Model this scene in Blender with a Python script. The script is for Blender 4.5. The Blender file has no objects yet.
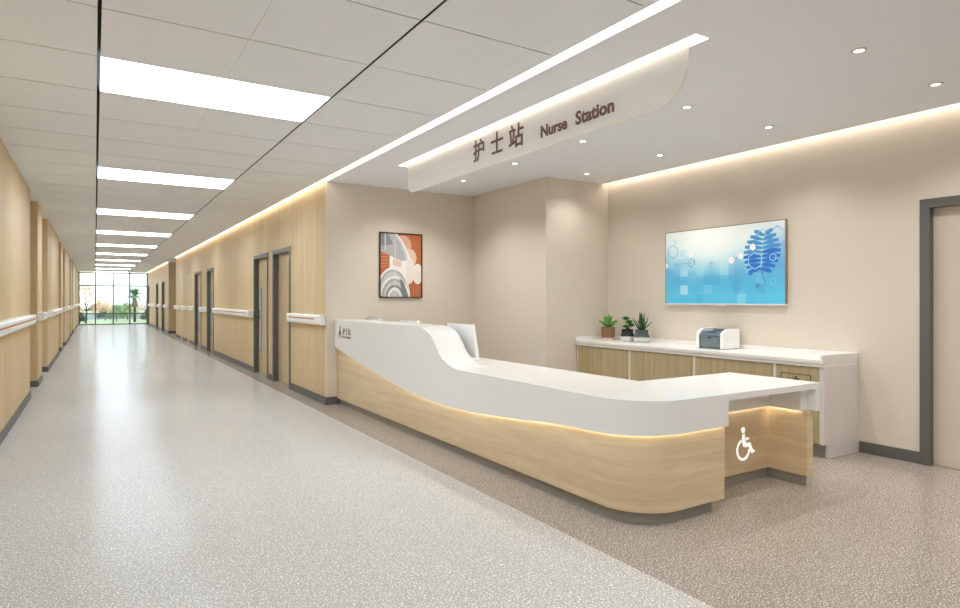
import bpy, bmesh, math, random
from mathutils import Vector, Matrix
PI = math.pi
sc = bpy.context.scene
COL = sc.collection
WP = {}          # world position of every object's origin while building

# ------------------------------------------------------------------ colours / materials
def lin(c):
    return tuple(((v/255)/12.92 if v/255 <= .04045 else ((v/255+.055)/1.055)**2.4) for v in c) + (1,)

def nodes(name):
    m = bpy.data.materials.new(name); m.use_nodes = True
    nt = m.node_tree
    b = nt.nodes['Principled BSDF']
    return m, nt, b

def N(nt, t, **k):
    n = nt.nodes.new(t)
    for a, v in k.items():
        if a.startswith('i_'):
            key = a[2:]
            n.inputs[int(key) if key.isdigit() else key.replace('_', ' ')].default_value = v
        else:
            setattr(n, a, v)
    return n

def plain(name, rgb, rough=.5, metal=0, spec=.5, vary=.03, scale=9, bump=0):
    """flat paint / plastic / metal with a faint procedural variation"""
    m, nt, b = nodes(name)
    L = nt.links
    tc = N(nt, 'ShaderNodeTexCoord')
    no = N(nt, 'ShaderNodeTexNoise', i_Scale=scale, i_Detail=3)
    L.new(tc.outputs['Object'], no.inputs['Vector'])
    mr = N(nt, 'ShaderNodeMapRange', i_3=1-vary, i_4=1+vary)
    L.new(no.outputs['Fac'], mr.inputs[0])
    mx = N(nt, 'ShaderNodeVectorMath', operation='SCALE')
    mx.inputs[0].default_value = lin(rgb)[:3]
    L.new(mr.outputs[0], mx.inputs['Scale'])
    L.new(mx.outputs[0], b.inputs['Base Color'])
    b.inputs['Roughness'].default_value = rough
    b.inputs['Metallic'].default_value = metal
    b.inputs['Specular IOR Level'].default_value = spec
    if bump:
        bp = N(nt, 'ShaderNodeBump', i_Strength=bump, i_Distance=.002)
        n2 = N(nt, 'ShaderNodeTexNoise', i_Scale=260, i_Detail=2)
        L.new(tc.outputs['Object'], n2.inputs['Vector'])
        L.new(n2.outputs['Fac'], bp.inputs['Height']); L.new(bp.outputs[0], b.inputs['Normal'])
    return m

def glow(name, rgb, strength):
    m, nt, b = nodes(name)
    nt.nodes.remove(b)
    e = N(nt, 'ShaderNodeEmission', i_Color=lin(rgb), i_Strength=strength)
    nt.links.new(e.outputs[0], nt.nodes['Material Output'].inputs[0])
    return m

def wood(name, dark, light, mapping, rough=.4, spec=.4, seam=None, fig=2.0, tint=.05):
    """veneer; mapping stretches the grain; seam = (axis, pitch) of the sheet joints"""
    m, nt, b = nodes(name); L = nt.links
    tc = N(nt, 'ShaderNodeTexCoord')
    mp = N(nt, 'ShaderNodeMapping'); mp.inputs['Scale'].default_value = mapping
    L.new(tc.outputs['Object'], mp.inputs[0])
    n1 = N(nt, 'ShaderNodeTexNoise', i_Scale=fig, i_Detail=5, i_Roughness=.6, i_Distortion=.6)
    L.new(mp.outputs[0], n1.inputs['Vector'])
    n2 = N(nt, 'ShaderNodeTexNoise', i_Scale=fig*7, i_Detail=3, i_Roughness=.7)
    L.new(mp.outputs[0], n2.inputs['Vector'])
    mix = N(nt, 'ShaderNodeMath', operation='MULTIPLY_ADD', i_1=.35)
    L.new(n2.outputs['Fac'], mix.inputs[0])
    s1 = N(nt, 'ShaderNodeMath', operation='MULTIPLY', i_1=.65); L.new(n1.outputs['Fac'], s1.inputs[0])
    L.new(s1.outputs[0], mix.inputs[2])
    rp = N(nt, 'ShaderNodeValToRGB')
    rp.color_ramp.elements[0].position = .32; rp.color_ramp.elements[0].color = lin(dark)
    rp.color_ramp.elements[1].position = .66; rp.color_ramp.elements[1].color = lin(light)
    L.new(mix.outputs[0], rp.inputs[0])
    out = rp.outputs[0]
    if seam:
        ax, pitch = seam
        sx = N(nt, 'ShaderNodeSeparateXYZ'); L.new(tc.outputs['Object'], sx.inputs[0])
        d = N(nt, 'ShaderNodeMath', operation='DIVIDE', i_1=pitch); L.new(sx.outputs[ax], d.inputs[0])
        fl = N(nt, 'ShaderNodeMath', operation='FLOOR'); L.new(d.outputs[0], fl.inputs[0])
        wn = N(nt, 'ShaderNodeTexWhiteNoise', noise_dimensions='1D'); L.new(fl.outputs[0], wn.inputs['W'])
        mr = N(nt, 'ShaderNodeMapRange', i_3=1-tint, i_4=1+tint); L.new(wn.outputs['Value'], mr.inputs[0])
        fr = N(nt, 'ShaderNodeMath', operation='FRACT'); L.new(d.outputs[0], fr.inputs[0])
        lt = N(nt, 'ShaderNodeMath', operation='LESS_THAN', i_1=.003/pitch); L.new(fr.outputs[0], lt.inputs[0])
        k = N(nt, 'ShaderNodeMath', operation='MULTIPLY_ADD', i_1=-.35, i_2=1.0); L.new(lt.outputs[0], k.inputs[0])
        kk = N(nt, 'ShaderNodeMath', operation='MULTIPLY'); L.new(k.outputs[0], kk.inputs[0]); L.new(mr.outputs[0], kk.inputs[1])
        vs = N(nt, 'ShaderNodeVectorMath', operation='SCALE'); L.new(out, vs.inputs[0]); L.new(kk.outputs[0], vs.inputs['Scale'])
        out = vs.outputs[0]
    L.new(out, b.inputs['Base Color'])
    b.inputs['Roughness'].default_value = rough
    b.inputs['Specular IOR Level'].default_value = spec
    return m

def terrazzo(name, base, base2, fleck, fleck2, rough, spec):
    m, nt, b = nodes(name); L = nt.links
    tc = N(nt, 'ShaderNodeTexCoord')
    n0 = N(nt, 'ShaderNodeTexNoise', i_Scale=1.4, i_Detail=3); L.new(tc.outputs['Object'], n0.inputs['Vector'])
    c0 = N(nt, 'ShaderNodeMix', data_type='RGBA'); c0.inputs[6].default_value = lin(base); c0.inputs[7].default_value = lin(base2)
    L.new(n0.outputs['Fac'], c0.inputs[0])
    out = c0.outputs[2]
    for sc_, thr, col, seed in ((130, .585, fleck, 0), (75, .64, fleck2, 5)):
        v = N(nt, 'ShaderNodeTexNoise', i_Scale=sc_, i_Detail=1.5, i_Roughness=.6)
        mp = N(nt, 'ShaderNodeMapping'); mp.inputs['Location'].default_value = (seed, seed*2, seed)
        L.new(tc.outputs['Object'], mp.inputs[0]); L.new(mp.outputs[0], v.inputs['Vector'])
        r = N(nt, 'ShaderNodeMapRange', i_1=thr-.02, i_2=thr+.03); L.new(v.outputs['Fac'], r.inputs[0])
        c = N(nt, 'ShaderNodeMix', data_type='RGBA'); c.inputs[7].default_value = lin(col)
        L.new(r.outputs[0], c.inputs[0]); L.new(out, c.inputs[6]); out = c.outputs[2]
    # darker grains
    v = N(nt, 'ShaderNodeTexNoise', i_Scale=110, i_Detail=1.5); L.new(tc.outputs['Object'], v.inputs['Vector'])
    r = N(nt, 'ShaderNodeMapRange', i_1=.40, i_2=.30); L.new(v.outputs['Fac'], r.inputs[0])
    r2 = N(nt, 'ShaderNodeMath', operation='MULTIPLY', i_1=.6); L.new(r.outputs[0], r2.inputs[0])
    c = N(nt, 'ShaderNodeMix', data_type='RGBA'); c.inputs[7].default_value = lin(tuple(int(x*.86) for x in base))
    L.new(r2.outputs[0], c.inputs[0]); L.new(out, c.inputs[6]); out = c.outputs[2]
    L.new(out, b.inputs['Base Color'])
    b.inputs['Roughness'].default_value = rough; b.inputs['Specular IOR Level'].default_value = spec
    return m

def glassy(name, tint=(235,245,248), gloss=.08):
    m, nt, b = nodes(name); nt.nodes.remove(b)
    t = N(nt, 'ShaderNodeBsdfTransparent', i_Color=lin(tint))
    g = N(nt, 'ShaderNodeBsdfGlossy', i_Roughness=.03)
    mx = N(nt, 'ShaderNodeMixShader', i_0=gloss)
    nt.links.new(t.outputs[0], mx.inputs[1]); nt.links.new(g.outputs[0], mx.inputs[2])
    nt.links.new(mx.outputs[0], nt.nodes['Material Output'].inputs[0])
    return m

def frosted(name, rgb):
    m, nt, b = nodes(name)
    b.inputs['Base Color'].default_value = lin(rgb); b.inputs['Roughness'].default_value = .35
    t = N(nt, 'ShaderNodeBsdfTranslucent', i_Color=lin(rgb))
    tr = N(nt, 'ShaderNodeBsdfTransparent')
    m1 = N(nt, 'ShaderNodeMixShader', i_0=.35); m2 = N(nt, 'ShaderNodeMixShader', i_0=.10)
    L = nt.links
    L.new(b.outputs[0], m1.inputs[1]); L.new(t.outputs[0], m1.inputs[2])
    L.new(m1.outputs[0], m2.inputs[1]); L.new(tr.outputs[0], m2.inputs[2])
    L.new(m2.outputs[0], nt.nodes['Material Output'].inputs[0])
    return m

M = {}
M['beige'] = plain('beige wall paint', (223,213,199), .6, spec=.25, vary=.012, bump=.05)
M['gypsum'] = plain('white ceiling paint', (241,243,247), .8, spec=.1, vary=.01)
M['tile'] = plain('ceiling tile', (240,243,247), .6, spec=.2, vary=.012, scale=2)
M['plenum'] = plain('dark ceiling grid', (34,33,32), .8)
M['slot'] = plain('slot lining', (235,230,220), .7)
M['wall_wood'] = wood('vertical oak veneer', (203,176,134), (229,203,162), (9,9,.35), .5, .15, ('Y', .61), 2.2, .035)
M['wall_wood_x'] = wood('vertical oak veneer across', (203,176,134), (229,203,162), (9,9,.35), .5, .15, None, 2.2)
M['leaf_wood'] = wood('door veneer', (193,168,130), (216,193,157), (10,10,.3), .38, .4, None, 2.4)
M['desk_wood'] = wood('horizontal oak veneer', (208,183,145), (233,213,180), (.55,.55,9), .30, .5, None, 1.6)
M['cab_wood'] = wood('olive oak veneer', (164,148,112), (196,180,143), (10,10,.4), .45, .35, None, 2.4)
M['light_floor'] = terrazzo('light terrazzo', (185,180,174), (193,188,182), (255,255,253), (248,246,243), .2, .04)
M['brown_floor'] = terrazzo('taupe terrazzo', (151,138,128), (159,146,136), (236,228,220), (212,200,190), .18, .15)
M['grey_trim'] = plain('dark grey trim', (100,99,96), .45, vary=.02)
M['white_solid'] = plain('white solid surface', (241,240,238), .2, spec=.5, vary=.006)
M['white_plastic'] = plain('white plastic', (250,250,249), .4, vary=.01)
M['orange_stripe'] = plain('orange stripe', (204,118,78), .45)
M['steel'] = plain('brushed steel plinth', (150,146,137), .4, metal=0, vary=.04, scale=4)
M['chrome'] = plain('satin chrome', (205,205,205), .25, metal=1)
M['brown_letter'] = plain('brown lettering', (106,72,64), .5)
M['white_letter'] = plain('white lettering', (250,250,250), .5)
M['glow_letter'] = plain('white lettering with added glow', (250,250,250), .5)
_b = M['glow_letter'].node_tree.nodes['Principled BSDF']; _b.inputs['Emission Color'].default_value = (1, 1, 1, 1); _b.inputs['Emission Strength'].default_value = .5  # emission added so the wheelchair symbol stays white in the dim bay
M['frost'] = frosted('frosted acrylic', (243,242,241))
M['panel_glow'] = glow('light panel', (228,243,255), 11.0)
M['strip_glow'] = glow('cove tape', (255,242,222), 4.2)
M['cove_glow'] = glow('warm cove tape', (255,243,224), 4)
M['slot_glow'] = glow('sign light', (255,244,228), 2.0)
M['led'] = glow('warm led', (255,243,214), 11.0)
M['down_glow'] = glow('downlight lens', (255,250,240), 8.0)
M['ring'] = plain('downlight ring', (208,190,168), .35, metal=.4)
M['glass'] = glassy('window glass')
M['door_glass'] = plain('door slit glass', (196,222,230), .15, spec=.5)
M['mullion'] = plain('window frame grey', (92,92,90), .5)

# ------------------------------------------------------------------ geometry helpers
def box(bm, x0, x1, y0, y1, z0, z1, mi=0, bev=0):
    vs = [bm.verts.new((x, y, z)) for x in (x0, x1) for y in (y0, y1) for z in (z0, z1)]
    idx = ((0,1,3,2),(4,6,7,5),(0,4,5,1),(2,3,7,6),(0,2,6,4),(1,5,7,3))
    fs = []
    for f in idx:
        q = bm.faces.new([vs[i] for i in f]); q.material_index = mi; fs.append(q)
    if bev:
        es = list({e for f in fs for e in f.edges})
        r = bmesh.ops.bevel(bm, geom=es, offset=bev, segments=2, affect='EDGES', profile=.6)
        for f in r['faces']: f.material_index = mi
    return fs

def prism(bm, pts, fn, t0, t1, mi=0):
    """polygon pts (2D) extruded between t0 and t1; fn(a, b, t) -> xyz"""
    n = len(pts)
    A = [bm.verts.new(fn(a, b, t0)) for a, b in pts]
    B = [bm.verts.new(fn(a, b, t1)) for a, b in pts]
    fs = [bm.faces.new(A), bm.faces.new(B[::-1])]
    for i in range(n):
        fs.append(bm.faces.new((A[i], B[i], B[(i+1) % n], A[(i+1) % n])))
    for f in fs: f.material_index = mi
    return fs

def loft(bm, rings, closed_ring=True, cap=True, mi=0, smooth=True):
    V = [[bm.verts.new(p) for p in r] for r in rings]
    n = len(V[0]); fs = []
    for i in range(len(V)-1):
        for j in range(n if closed_ring else n-1):
            k = (j+1) % n
            f = bm.faces.new((V[i][j], V[i+1][j], V[i+1][k], V[i][k])); f.smooth = smooth; fs.append(f)
    if cap and closed_ring:
        fs.append(bm.faces.new(V[0])); fs.append(bm.faces.new(V[-1][::-1]))
    for f in fs: f.material_index = mi
    return V

def lathe(bm, prof, cx, cy, seg=24, mi=0):
    rings = []
    for r, z in prof:
        rings.append([(cx+r*math.cos(2*PI*i/seg), cy+r*math.sin(2*PI*i/seg), z) for i in range(seg)])
    return loft(bm, rings, mi=mi)

def tube(bm, pts, rads, seg=8, mi=0):
    rings = []
    for i, p in enumerate(pts):
        p = Vector(p)
        a = Vector(pts[max(i-1, 0)]); b = Vector(pts[min(i+1, len(pts)-1)])
        t = (b-a).normalized()
        u = t.orthogonal().normalized() if abs(t.z) < .99 else Vector((1,0,0))
        if abs(t.z) < .99: u = t.cross(Vector((0,0,1))).normalized()
        w = t.cross(u).normalized()
        r = rads[i] if isinstance(rads, (list, tuple)) else rads
        rings.append([tuple(p + u*r*math.cos(2*PI*k/seg) + w*r*math.sin(2*PI*k/seg)) for k in range(seg)])
    return loft(bm, rings, mi=mi)

def new(): return bmesh.new()

def obj(name, bm, mats, parent=None, origin=None, sharp=35, label=None):
    """bm holds world coordinates"""
    if not isinstance(mats, (list, tuple)): mats = [mats]
    bmesh.ops.recalc_face_normals(bm, faces=bm.faces)
    if any(f.smooth for f in bm.faces):
        for e in bm.edges:
            if len(e.link_faces) == 2 and e.calc_face_angle(0) > math.radians(sharp): e.smooth = False
    if parent is not None:
        o0 = WP[parent.name]
    elif origin is not None:
        o0 = Vector(origin)
    else:
        xs = [v.co for v in bm.verts]
        o0 = Vector(((min(v.x for v in xs)+max(v.x for v in xs))/2, (min(v.y for v in xs)+max(v.y for v in xs))/2, min(v.z for v in xs)))
    bmesh.ops.translate(bm, verts=bm.verts, vec=-o0)
    me = bpy.data.meshes.new(name); bm.to_mesh(me); bm.free()
    for m in mats: me.materials.append(m)
    o = bpy.data.objects.new(name, me); COL.objects.link(o)
    if parent is not None: o.parent = parent
    else: o.location = o0
    WP[o.name] = o0.copy()
    if label: o['label'] = label
    return o

def tag(o, label, cat, group=None, kind=None):
    o['label'] = label; o['category'] = cat
    if group: o['group'] = group
    if kind: o['kind'] = kind
    return o

def thing(name, label, cat, loc, group=None):
    o = bpy.data.objects.new(name, None); COL.objects.link(o)
    o.empty_display_size = .1
    o.location = loc; WP[o.name] = Vector(loc)
    return tag(o, label, cat, group)

def struct(name, bm, mats, parent=None, origin=(0,0,0), label=None, cat=None):
    o = obj(name, bm, mats, parent, origin=origin)
    if parent is None:
        o['kind'] = 'structure'
        if label: o['label'] = label
        o['category'] = cat or name.split('_')[0]
    return o

def struct_root(name, label, loc, cat):
    o = thing(name, label, cat, loc); o['kind'] = 'structure'
    return o

def dup(root, loc, label=None, group=None):
    def cp(o, par):
        c = o.copy(); COL.objects.link(c)
        if par: c.parent = par
        for ch in list(o.children): cp(ch, c)
        return c
    r = cp(root, None); r.location = loc
    if label: r['label'] = label
    if group: r['group'] = group
    return r

def hermite(tab):
    """smooth interpolation through (x, y) pairs"""
    tab = sorted(tab); n = len(tab)
    sl = []
    for i in range(n):
        if i == 0 or i == n-1: sl.append(0 if i else (tab[1][1]-tab[0][1])/(tab[1][0]-tab[0][0])); continue
        d0 = (tab[i][1]-tab[i-1][1])/(tab[i][0]-tab[i-1][0]); d1 = (tab[i+1][1]-tab[i][1])/(tab[i+1][0]-tab[i][0])
        sl.append(0 if d0*d1 <= 0 else 2*d0*d1/(d0+d1))
    def f(x):
        if x <= tab[0][0]: return tab[0][1]
        if x >= tab[-1][0]: return tab[-1][1]
        for i in range(n-1):
            if x <= tab[i+1][0]:
                h = tab[i+1][0]-tab[i][0]; t = (x-tab[i][0])/h
                return ((2*t**3-3*t*t+1)*tab[i][1] + (t**3-2*t*t+t)*h*sl[i] + (-2*t**3+3*t*t)*tab[i+1][1] + (t**3-t*t)*h*sl[i+1])
    return f

# ------------------------------------------------------------------ dimensions
HC = 2.77                # ceiling
XL, XR = -.73, 2.43      # corridor walls
YW = 38.0                # far window
YP = 7.49                # wall with the painting
XB = 4.56                # alcove wall
YS = 5.82                # short wall
XT = 5.555               # wall with the screen
YB = -4.0                # wall behind the camera
XF = 2.22                # border between the two floors

# ------------------------------------------------------------------ floor and ceiling
bm = new()
box(bm, -1.7, XF, YB-.15, YW+.1, -.12, 0, 0)
box(bm, XF, 6.2, YB-.15, YW+.1, -.12, 0, 1)
struct('floor', bm, [M['light_floor'], M['brown_floor']], label='light grey terrazzo floor with a taupe terrazzo border')

bm = new()
pitch = .7292; y0 = 4.372
cols = [(-1.7, .02-.009), (.02+.009, .7393), (.7407, 1.46-.008), (1.46+.008, 2.1993), (2.2007, 2.325)]
lights = []
k = -12
while True:
    a = y0 + k*pitch; b = a + pitch
    if a > YW: break
    b = min(b, YW+.05)
    lit = (k % 5 == 0) and b-a > .7
    for ci, (x0, x1) in enumerate(cols):
        if lit and ci in (1, 2): continue
        box(bm, x0, x1, a+.0045, b-.0045, HC, HC+.004)
    if lit: lights.append((a, b))
    k += 1
box(bm, 2.325, 2.355, YB, YW, HC, HC+.07)       # lip of the cove slot
struct('ceiling', bm, M['tile'], label='pale grey ceiling of long metal tiles over the corridor')
bm = new(); box(bm, -1.7, 2.325, YB-.1, YW+.05, HC+.03, HC+.06)
box(bm, 2.325, 2.56, YB-.1, YW+.05, HC+.071, HC+.10)
struct('ceiling', bm, [M['plenum']], label='dark void above the ceiling tiles')
bm = new()
box(bm, 2.44, XT-.085, YB, YP+.06, HC, HC+.07)
box(bm, XT-.085, XT+.14, YB-.1, YS+.1, HC+.071, HC+.10)
struct('ceiling', bm, M['gypsum'], label='smooth white plaster ceiling over the nurse station')
bm = new()
box(bm, 2.43, 5.2, 24.0, 27.1, HC, HC+.05)
struct('ceiling', bm, M['tile'], label='ceiling of the side corridor opening on the right')

# ------------------------------------------------------------------ walls
WOOD = [M['wall_wood'], M['wall_wood_x']]
doors_r = [(9.13, 10.18, 1), (10.50, 11.58, 2), (16.02, 17.05, 3), (18.06, 19.35, 4), (20.41, 21.13, 5), (22.15, 22.9, 6)]
DH = 2.085
def wall_line(bm, x0, x1, ya, yb, doors, zt=HC+.07):
    y = ya
    for d in doors:
        box(bm, x0, x1, y, d[0], 0, zt); box(bm, x0, x1, d[0], d[1], d[3] if len(d) > 3 else DH, zt)
        y = d[1]
    box(bm, x0, x1, y, yb, 0, zt)
bm = new(); wall_line(bm, XR, XR+.14, YP+.055, 24.25, doors_r)
struct('wall_right', bm, M['wall_wood'], label='oak veneer corridor wall on the right with grey door frames')
doors_f = [(28.45, 29.6, 7), (31.4, 32.5, 8), (36.8, 37.7, 9)]
bm = new(); wall_line(bm, XR, XR+.14, 26.9, YW+.05, doors_f)
for f in box(bm, XR, 5.3, 26.8, 26.9, 0, HC): f.material_index = 1
struct('wall_right', bm, WOOD, label='far oak veneer wall beyond the side corridor opening')
bm = new(); box(bm, XR+.14, 5.3, 24.15, 24.25, 0, HC); box(bm, 5.2, 5.3, 24.1, 26.9, 0, HC)
struct('wall_right', bm, M['beige'], label='walls inside the side corridor opening')

segs_l = [(YB, 10.08)]
for b in (0, 7.58, 15.16, 22.7):
    segs_l += [(11.34+b, 12.26+b), (13.63+b, min(17.66+b, YW+.05))]
bm = new()
for a, b in segs_l:
    box(bm, XL-.6, XL, a, b, 0, HC+.01)
box(bm, -1.55, XL-.55, YB, YW+.05, 0, HC+.01)
struct('wall_left', bm, M['wall_wood'], label='oak veneer corridor wall on the left with full height recesses')

bm = new(); box(bm, XR+.003, XB-.001, YP, YP+.1, 0, HC+.07)
struct('wall_north', bm, M['beige'], label='beige wall carrying the orange and grey painting')
bm = new(); box(bm, XB, XB+.1, YS+.1, YP+.1, 0, HC+.07)
box(bm, XB, XT+.1, YS, YS+.1, 0, HC+.07)
struct('wall_north', bm, M['beige'], label='beige projecting wall corner behind the nurse station')
doors_t = [(1.22, 2.303, 10, 2.093)]
bm = new(); wall_line(bm, XT, XT+.14, YB, YS, doors_t, HC+.07)
struct('wall_east', bm, M['beige'], label='beige wall carrying the blue screen')
bm = new(); box(bm, -1.55, XT+.14, YB-.1, YB, 0, HC+.07)
struct('wall_south', bm, M['beige'], label='plain beige wall closing the corridor behind')

# baseboards
BH = .095
def skirt(bm, side, x, a, b):
    if side == 'r': box(bm, x-.012, x, a, b, 0, BH)
    else: box(bm, x, x+.012, a, b, 0, BH)
bm = new(); y = YP
for d in doors_r: skirt(bm, 'r', XR, y, d[0]); y = d[1]
skirt(bm, 'r', XR, y, 24.25)
struct('baseboard_right', bm, M['grey_trim'])
bm = new(); y = 26.8
for d in doors_f: skirt(bm, 'r', XR, y, d[0]); y = d[1]
skirt(bm, 'r', XR, y, YW); box(bm, XR-.012, 5.2, 26.788, 26.8, 0, BH)
struct('baseboard_right', bm, M['grey_trim'])
bm = new()
for a, b in segs_l:
    skirt(bm, 'l', XL, a, b)
    box(bm, XL-.55, XL+.012, a-.012, a, 0, BH); box(bm, XL-.55, XL+.012, b, b+.012, 0, BH)
struct('baseboard_left', bm, M['grey_trim'])
bm = new(); box(bm, XR-.012, XB, YP-.012, YP, 0, BH)
box(bm, XB-.012, XB, YS-.012, YP, 0, BH); box(bm, XB-.012, XT-.55, YS-.012, YS, 0, BH)
struct('baseboard_north', bm, M['grey_trim'])
bm = new(); box(bm, XT-.012, XT, 2.303, 2.76, 0, BH); box(bm, XT-.012, XT, YB, 1.22, 0, BH)
struct('baseboard_east', bm, M['grey_trim'])

# ------------------------------------------------------------------ doors
def door_right(n, ya, yb, flush=False, slit=True, label=''):
    root = struct_root('door_%d' % n, label, (XR, (ya+yb)/2, 0), 'door')
    if flush:
        bm = new(); box(bm, XR-.001, XR+.03, ya+.006, yb-.006, .004, DH-.006)
        obj('door_leaf', bm, M['leaf_wood'], root)
        bm = new(); box(bm, XR+.031, XR+.05, ya, yb, 0, DH); obj('door_stop', bm, M['grey_trim'], root)
        return
    c = .06
    bm = new()
    box(bm, XR-.012, XR+.135, ya, ya+c, 0, DH); box(bm, XR-.012, XR+.135, yb-c, yb, 0, DH)
    box(bm, XR-.012, XR+.135, ya+c, yb-c, DH-c, DH)
    obj('door_frame', bm, M['grey_trim'], root)
    bm = new(); box(bm, XR+.07, XR+.115, ya+c, yb-c, .004, DH-c)
    leaf = obj('door_leaf', bm, M['leaf_wood'], root)
    if slit:
        bm = new(); box(bm, XR+.064, XR+.07, yb-c-.235, yb-c-.095, .39, 1.50)
        fr = obj('glazing_frame', bm, M['grey_trim'], root)
        bm = new(); box(bm, XR+.061, XR+.0645, yb-c-.215, yb-c-.115, .41, 1.48)
        obj('glass_slit', bm, M['door_glass'], root)
    if not slit: return
    bm = new()
    yh = yb-c-.05
    box(bm, XR+.062, XR+.07, yh-.025, yh+.025, .96, 1.12, bev=.003)
    tube(bm, [(XR+.065, yh, 1.05), (XR+.02, yh, 1.05)], .009)
    tube(bm, [(XR+.022, yh+.008, 1.05), (XR+.022, yh-.11, 1.05)], .008)
    obj('door_handle', bm, M['chrome'], root)
dl = {1: 'nearest grey framed oak door on the right corridor wall, without glass slit',
      2: 'grey framed oak door with tall glass slit, second along the right wall',
      3: 'grey framed oak door with glass slit, third along the right wall',
      4: 'grey framed oak door with glass slit, fourth along the right wall',
      5: 'flush frameless oak door just beyond the fourth framed door',
      6: 'flush frameless oak door nearest to the side corridor opening',
      7: 'grey framed door first beyond the side corridor opening',
      8: 'grey framed door second beyond the side corridor opening',
      9: 'grey framed door right beside the far window'}
for d in doors_r + doors_f:
    door_right(d[2], d[0], d[1], flush=d[2] in (5, 6), slit=d[2] in (2, 3, 4), label=dl[d[2]])
root = struct_root('door_10', 'beige door in a dark grey frame at the right edge', (XT, 1.76, 0), 'door')
bm = new()
box(bm, XT-.015, XT+.135, 2.303-.07, 2.303, 0, 2.093); box(bm, XT-.015, XT+.135, 1.22, 1.29, 0, 2.093)
box(bm, XT-.015, XT+.135, 1.29, 2.233, 2.023, 2.093)
obj('door_frame', bm, M['grey_trim'], root)
bm = new(); box(bm, XT+.05, XT+.09, 1.29, 2.233, .004, 2.023)
obj('door_leaf', bm, plain('beige door laminate', (214,200,184), .5, vary=.02), root)

# ------------------------------------------------------------------ handrails
def rail(side, x, a, b, label, group, stripe=(.10, .0)):
    s = -1 if side == 'r' else 1
    root = thing('handrail', label, 'handrail', (x, (a+b)/2, .985), group)
    prof = [(0, .99), (.045, .985), (.072, 1.0), (.08, 1.03), (.08, 1.095), (.07, 1.11), (0, 1.11)]
    bm = new(); prism(bm, prof, lambda p, z, t: (x+s*p, t, z), a, b)
    obj('rail', bm, M['white_plastic'], root)
    bm = new(); box(bm, *sorted((x+s*.079, x+s*.083)), a+stripe[1], b-stripe[0], 1.052, 1.068)
    obj('stripe', bm, M['orange_stripe'], root)
g1, g2 = 'white handrails with orange stripe on the right wall', 'white handrails with orange stripe on the left wall'
rr = [(7.52, 9.06, 'between the wall corner and the nearest door', .0), (11.66, 15.72, 'longest one, between the second and third doors', 0),
      (17.1, 18.0, 'short one between the third and fourth doors', 0), (19.5, 20.35, 'short one just beyond the fourth framed door', 0),
      (21.15, 22.1, 'short one between the two flush doors', 0), (22.95, 24.2, 'short one at the edge of the side corridor opening', 0),
      (26.9, 28.3, 'first one beyond the side corridor opening', 0), (29.7, 31.3, 'between the two framed doors beyond the side opening', 0),
      (32.6, 36.7, 'on the right wall nearest to the far window', 0)]
for i, (a, b, t, _) in enumerate(rr):
    rail('r', XR, a, b, 'white handrail with orange stripe, ' + t, g1, (.12, .22 if i in (0, 1) else .1))
names_l = ['nearest and largest one on the left', 'on the first narrow left pillar', 'on the left wall just past the first pillar',
           'on the second narrow left pillar', 'on the left wall just past the second pillar', 'on the third narrow left pillar',
           'on the left wall just past the third pillar', 'on the last narrow left pillar', 'on the left wall at the far window']
for i, (a, b) in enumerate(segs_l):
    rail('l', XL, a+.05 if i else YB+.3, b-.12 if i else 9.95, 'white handrail with orange stripe, ' + names_l[i], g2, (.12, .12))

# ------------------------------------------------------------------ far window
root = struct_root('window_1', 'full width grey framed window at the end of the corridor', ((XL+XR)/2, YW, 0), 'window')
bm = new()
w = .03
for x in (XL+.03, .02, .82, 1.58, XR-.03): box(bm, x-w, x+w, YW-.04, YW+.06, 0, HC)
for z in (.02, .585, 2.05, HC-.05): box(bm, XL, XR, YW-.035, YW+.055, z-w*.9, z+w*.9)
obj('window_frame', bm, M['mullion'], root)
bm = new(); box(bm, XL, XR, YW+.005, YW+.012, .03, HC-.03)
obj('window_pane', bm, M['glass'], root)

# ------------------------------------------------------------------ ceiling lights
ordn = ['', 'nearest', 'second nearest', 'third nearest', 'fourth nearest', 'fifth nearest', 'sixth nearest', 'seventh nearest', 'eighth nearest', 'ninth nearest', 'tenth nearest']
a0, b0 = lights[0]
L0 = thing('ceiling_light', 'x', 'ceiling light', (.745, (a0+b0)/2, HC), 'long rectangular ceiling lights of the corridor')
bm = new(); box(bm, .031, 1.449, a0+.006, b0-.006, HC+.001, HC+.012); obj('diffuser', bm, M['panel_glow'], L0)
bm = new()
for q in ((.029, .031, a0+.003, b0-.003), (1.449, 1.452, a0+.003, b0-.003), (.031, 1.449, a0+.003, a0+.006), (.031, 1.449, b0-.006, b0-.003)):
    box(bm, q[0], q[1], q[2], q[3], HC, HC+.014)
obj('frame', bm, M['tile'], L0)
vis = 0
for i, (a, b) in enumerate(lights):
    if a > 4: vis += 1; lab = 'glowing white rectangular ceiling light, %s to the viewer of the row' % ordn[vis]
    else: lab = 'rectangular ceiling light behind the view, %s of those out of sight' % ['farthest', 'middle', 'nearest'][min(2, i)]
    if i == 0: L0['label'] = lab
    else: dup(L0, (.745, (a+b)/2, HC), lab)

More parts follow.
